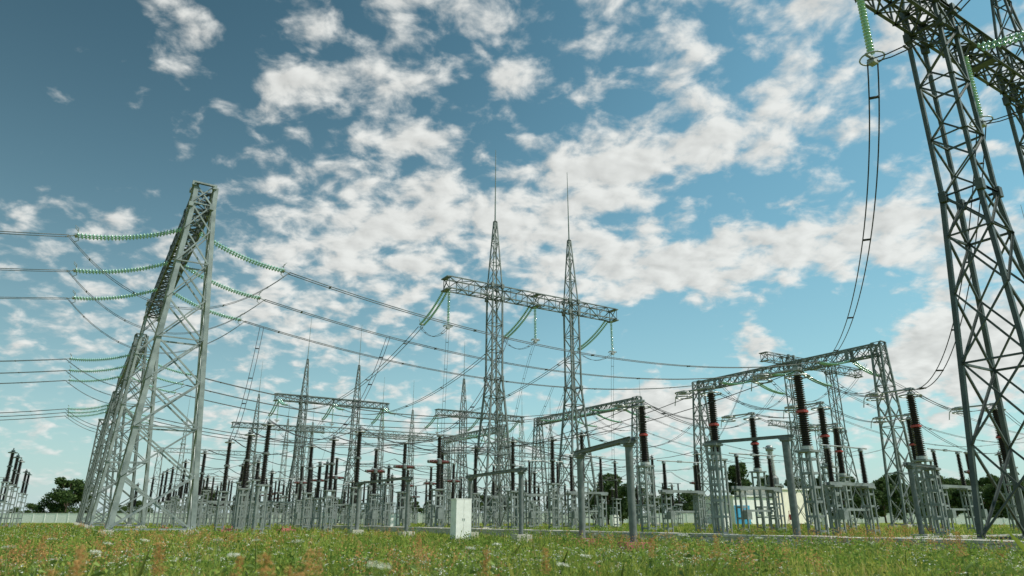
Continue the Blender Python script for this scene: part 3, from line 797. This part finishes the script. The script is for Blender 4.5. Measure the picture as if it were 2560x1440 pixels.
UM = [umbel_mesh(.66), umbel_mesh(.72)]; SM = [sorrel_mesh(.80), sorrel_mesh(.74)]
def plant(kind, X, Y, s, i):
    r = empty("white_umbel_flower" if kind == 'u' else "sorrel_plant"); r.location = (X, Y, -.03); r.scale = (s, s, s); r.rotation_euler = (random.uniform(-.15, .15), random.uniform(-.15, .15), random.uniform(0, 6))
    a, b = (UM if kind == 'u' else SM)[i % 2]; part("stem", a, r); part("flower_head" if kind == 'u' else "seed_head", b, r)
    if kind == 'u': tag(r, "white flat-topped umbel flower standing in meadow grass", "flower", "white umbel flowers")
    else: tag(r, "rust coloured sorrel stalk standing in meadow grass", "wild plant", "sorrel plants")
for i, (px, Y) in enumerate(((940, 3.2), (955, 3.5), (1030, 3.6), (885, 3.1), (1375, 5.5), (1160, 7), (1450, 6.5), (600, 6), (240, 7), (270, 8), (350, 9), (560, 8), (1240, 8.5), (1700, 9), (60, 7), (745, 6.2), (1890, 10), (660, 9.5), (150, 10))):
    plant('u', (px-1280)*Y/1802, Y, random.uniform(.92, 1.05), i)
for i, (px, Y) in enumerate(((700, 2.9), (690, 3.1), (725, 3.0), (150, 3.6), (170, 3.8), (40, 3.2), (20, 3.3), (1370, 6.5), (440, 5.5), (430, 5.2), (2390, 8), (1620, 9), (1060, 8), (800, 5), (1800, 8.5), (300, 8), (110, 8), (710, 3.2), (160, 3.7), (30, 3.4), (760, 4.2), (560, 4.6), (1180, 5.2))):
    plant('s', (px-1280)*Y/1802, Y, random.uniform(.92, 1.03), i)

# ------------------------------------------------------------------ sky
SUN_AZ = math.radians(100); SUN_EL = math.radians(50)
w = bpy.data.worlds.new("World"); scene.world = w; w.use_nodes = True; nt = w.node_tree; nt.nodes.clear()
def N(t, **k):
    x = nt.nodes.new(t)
    for a, b in k.items(): setattr(x, a, b)
    return x
def link(a, b): nt.links.new(a, b)
def mth(op, a, b=None, c=None, clamp=False):
    x = N("ShaderNodeMath", operation=op); x.use_clamp = clamp
    for i, q in enumerate((a, b, c)):
        if q is None: continue
        if isinstance(q, (int, float)): x.inputs[i].default_value = q
        else: link(q, x.inputs[i])
    return x.outputs[0]
def dotv(vec, v):
    x = N("ShaderNodeVectorMath", operation='DOT_PRODUCT'); link(vec, x.inputs[0]); x.inputs[1].default_value = v; return x.outputs["Value"]
tc = N("ShaderNodeTexCoord"); DIR = tc.outputs["Generated"]
sky = N("ShaderNodeTexSky"); sky.sky_type = 'NISHITA'; sky.sun_disc = False; sky.sun_elevation = SUN_EL; sky.sun_rotation = SUN_AZ; sky.air_density = 1.0; sky.dust_density = .8; sky.ozone_density = 1.2
sep = N("ShaderNodeSeparateXYZ"); link(DIR, sep.inputs[0])
zc = mth('ADD', mth('MAXIMUM', sep.outputs[2], 0.0), .34)
cmb = N("ShaderNodeCombineXYZ"); link(mth('DIVIDE', sep.outputs[0], zc), cmb.inputs[0]); link(mth('DIVIDE', sep.outputs[1], zc), cmb.inputs[1]); link(mth('MULTIPLY', sep.outputs[2], .8), cmb.inputs[2])
def noise(vec, scale, detail, rough, off=(0, 0, 0), dist=0):
    mp = N("ShaderNodeMapping"); link(vec, mp.inputs[0]); mp.inputs["Location"].default_value = off
    x = N("ShaderNodeTexNoise"); x.inputs["Scale"].default_value = scale; x.inputs["Detail"].default_value = detail; x.inputs["Roughness"].default_value = rough; x.inputs["Distortion"].default_value = dist
    link(mp.outputs[0], x.inputs["Vector"]); return x.outputs["Fac"]
OFF = (3.1, 1.7, 0.4)
n1 = noise(cmb.outputs[0], 15.0, 7, .54, OFF, .2)
n1s = noise(cmb.outputs[0], 15.0, 3, .45, (OFF[0]+.018, OFF[1]-.007, OFF[2]+.010), .2)
n2 = noise(cmb.outputs[0], 5.0, 3, .5, (7, 2, 0))
TH = math.radians(18.7)
def cdir(px, py):
    x = (px-1280)/1707; y = (720-py)/1707
    v = Vector((x, math.cos(TH)-y*math.sin(TH), math.sin(TH)+y*math.cos(TH))); return v.normalized()
bias = mth('MULTIPLY_ADD', n2, .34, -.175)
BL = [(1060, 590, 370, 120, .17), (1300, 530, 210, 80, .09), (820, 640, 170, 130, .09), (1900, 650, 420, 60, .22), (1650, 720, 180, 45, .08), (2200, 580, 180, 70, .14), (1150, 90, 260, 90, .12), (1560, 400, 150, 70, .17),
      (2000, 170, 420, 160, .11), (990, 330, 100, 40, .17), (180, 330, 380, 190, -.18), (160, 545, 190, 40, .17), (450, 60, 75, 70, .26), (250, 40, 110, 90, -.22), (620, 60, 80, 80, -.16), (1750, 840, 330, 70, -.26), (2080, 790, 160, 60, -.16),
      (2380, 870, 150, 85, .50), (1870, 850, 70, 50, .46), (1640, 1010, 130, 50, .38), (1300, 310, 130, 60, -.10), (1850, 500, 170, 36, -.12), (640, 420, 110, 36, .15), (240, 740, 260, 90, .07), (1050, 1100, 500, 70, .02), (350, 1000, 300, 80, .02), (720, 790, 150, 50, .12), (700, 200, 80, 34, .16), (1260, 225, 50, 40, .14), (180, 110, 26, 18, .16), (650, 290, 36, 22, .18), (900, 230, 110, 40, .10), (1880, 330, 150, 70, .10)]
for (px, py, rx, ry, wt) in BL:
    c = cdir(px, py); rgt = Vector((c.y, -c.x, 0)).normalized(); up = rgt.cross(c).normalized()
    gx = dotv(DIR, rgt*(1707/rx)); gy = dotv(DIR, up*(1707/ry))
    q = mth('ADD', mth('MULTIPLY', gx, gx), mth('MULTIPLY', gy, gy))
    bias = mth('MULTIPLY_ADD', mth('EXPONENT', mth('MULTIPLY', q, -.7)), wt, bias)
dens = mth('ADD', n1, bias); densS = mth('ADD', n1s, bias)
mr = N("ShaderNodeMapRange", interpolation_type='SMOOTHSTEP'); link(dens, mr.inputs["Value"]); mr.inputs["From Min"].default_value = .475; mr.inputs["From Max"].default_value = .73
mask = mr.outputs[0]
fade = mth('MULTIPLY', sep.outputs[2], 9, clamp=True)
mask = mth('MULTIPLY', mth('MULTIPLY', mask, .94), mth('MULTIPLY_ADD', fade, .6, .4))
lit = mth('MULTIPLY_ADD', mth('SUBTRACT', dens, densS), .7, .76)
thick = mth('MULTIPLY', mth('MAXIMUM', mth('SUBTRACT', dens, .82), 0), -.3)
lit = mth('ADD', lit, thick); lit = mth('MINIMUM', mth('MAXIMUM', lit, .62), .86)
cc = N("ShaderNodeMix", data_type='RGBA', blend_type='MULTIPLY'); cc.inputs[0].default_value = 1
cc.inputs[6].default_value = (.985, 1.0, .965, 1); cx = N("ShaderNodeCombineColor"); [link(lit, cx.inputs[i]) for i in range(3)]; link(cx.outputs[0], cc.inputs[7])
sidev = dotv(DIR, Vector((-.62, .35, .70)).normalized())
mr2 = N("ShaderNodeMapRange"); link(sidev, mr2.inputs["Value"]); mr2.inputs["From Min"].default_value = .45; mr2.inputs["From Max"].default_value = 1.0; mr2.inputs["To Min"].default_value = 1.0; mr2.inputs["To Max"].default_value = .42
tint = N("ShaderNodeMix", data_type='RGBA', blend_type='MULTIPLY'); tint.inputs[0].default_value = 1; link(sky.outputs[0], tint.inputs[6]); tint.inputs[7].default_value = (.68, 1.16, .98, 1)
bg1 = N("ShaderNodeBackground"); link(tint.outputs[2], bg1.inputs[0]); link(mth('MULTIPLY', mr2.outputs[0], .135), bg1.inputs[1])
bgh = N("ShaderNodeBackground"); bgh.inputs[0].default_value = (.55, .67, .70, 1); bgh.inputs[1].default_value = 1.0
hz = mth('MULTIPLY', mth('EXPONENT', mth('MULTIPLY', mth('MAXIMUM', sep.outputs[2], 0), -5.8)), .93)
mh = N("ShaderNodeMixShader"); link(hz, mh.inputs[0]); link(bg1.outputs[0], mh.inputs[1]); link(bgh.outputs[0], mh.inputs[2])
bg2 = N("ShaderNodeBackground"); link(cc.outputs[2], bg2.inputs[0]); bg2.inputs[1].default_value = 1.0
ms = N("ShaderNodeMixShader"); link(mask, ms.inputs[0]); link(mh.outputs[0], ms.inputs[1]); link(bg2.outputs[0], ms.inputs[2])
ow = N("ShaderNodeOutputWorld"); link(ms.outputs[0], ow.inputs[0])

sd = bpy.data.lights.new("sun", 'SUN'); sd.energy = 4.7; sd.angle = math.radians(.5); sd.color = (1, .94, .83)
so = bpy.data.objects.new("sun", sd); COL.objects.link(so)
v = Vector((math.sin(SUN_AZ)*math.cos(SUN_EL), math.cos(SUN_AZ)*math.cos(SUN_EL), math.sin(SUN_EL)))
so.rotation_euler = v.to_track_quat('Z', 'Y').to_euler(); so.location = (30, -10, 60)

cam = bpy.data.cameras.new("camera"); co = bpy.data.objects.new("camera", cam); COL.objects.link(co)
cam.lens = 24; cam.sensor_width = 36; cam.clip_start = .05; cam.clip_end = 8000
co.location = (0, 0, CAMH); co.rotation_euler = (math.radians(90+18.7), 0, 0)
cam.dof.use_dof = True; cam.dof.focus_distance = 40; cam.dof.aperture_fstop = 1.6
scene.camera = co
scene.view_settings.view_transform = 'Standard'; scene.view_settings.look = 'None'; scene.view_settings.exposure = 0
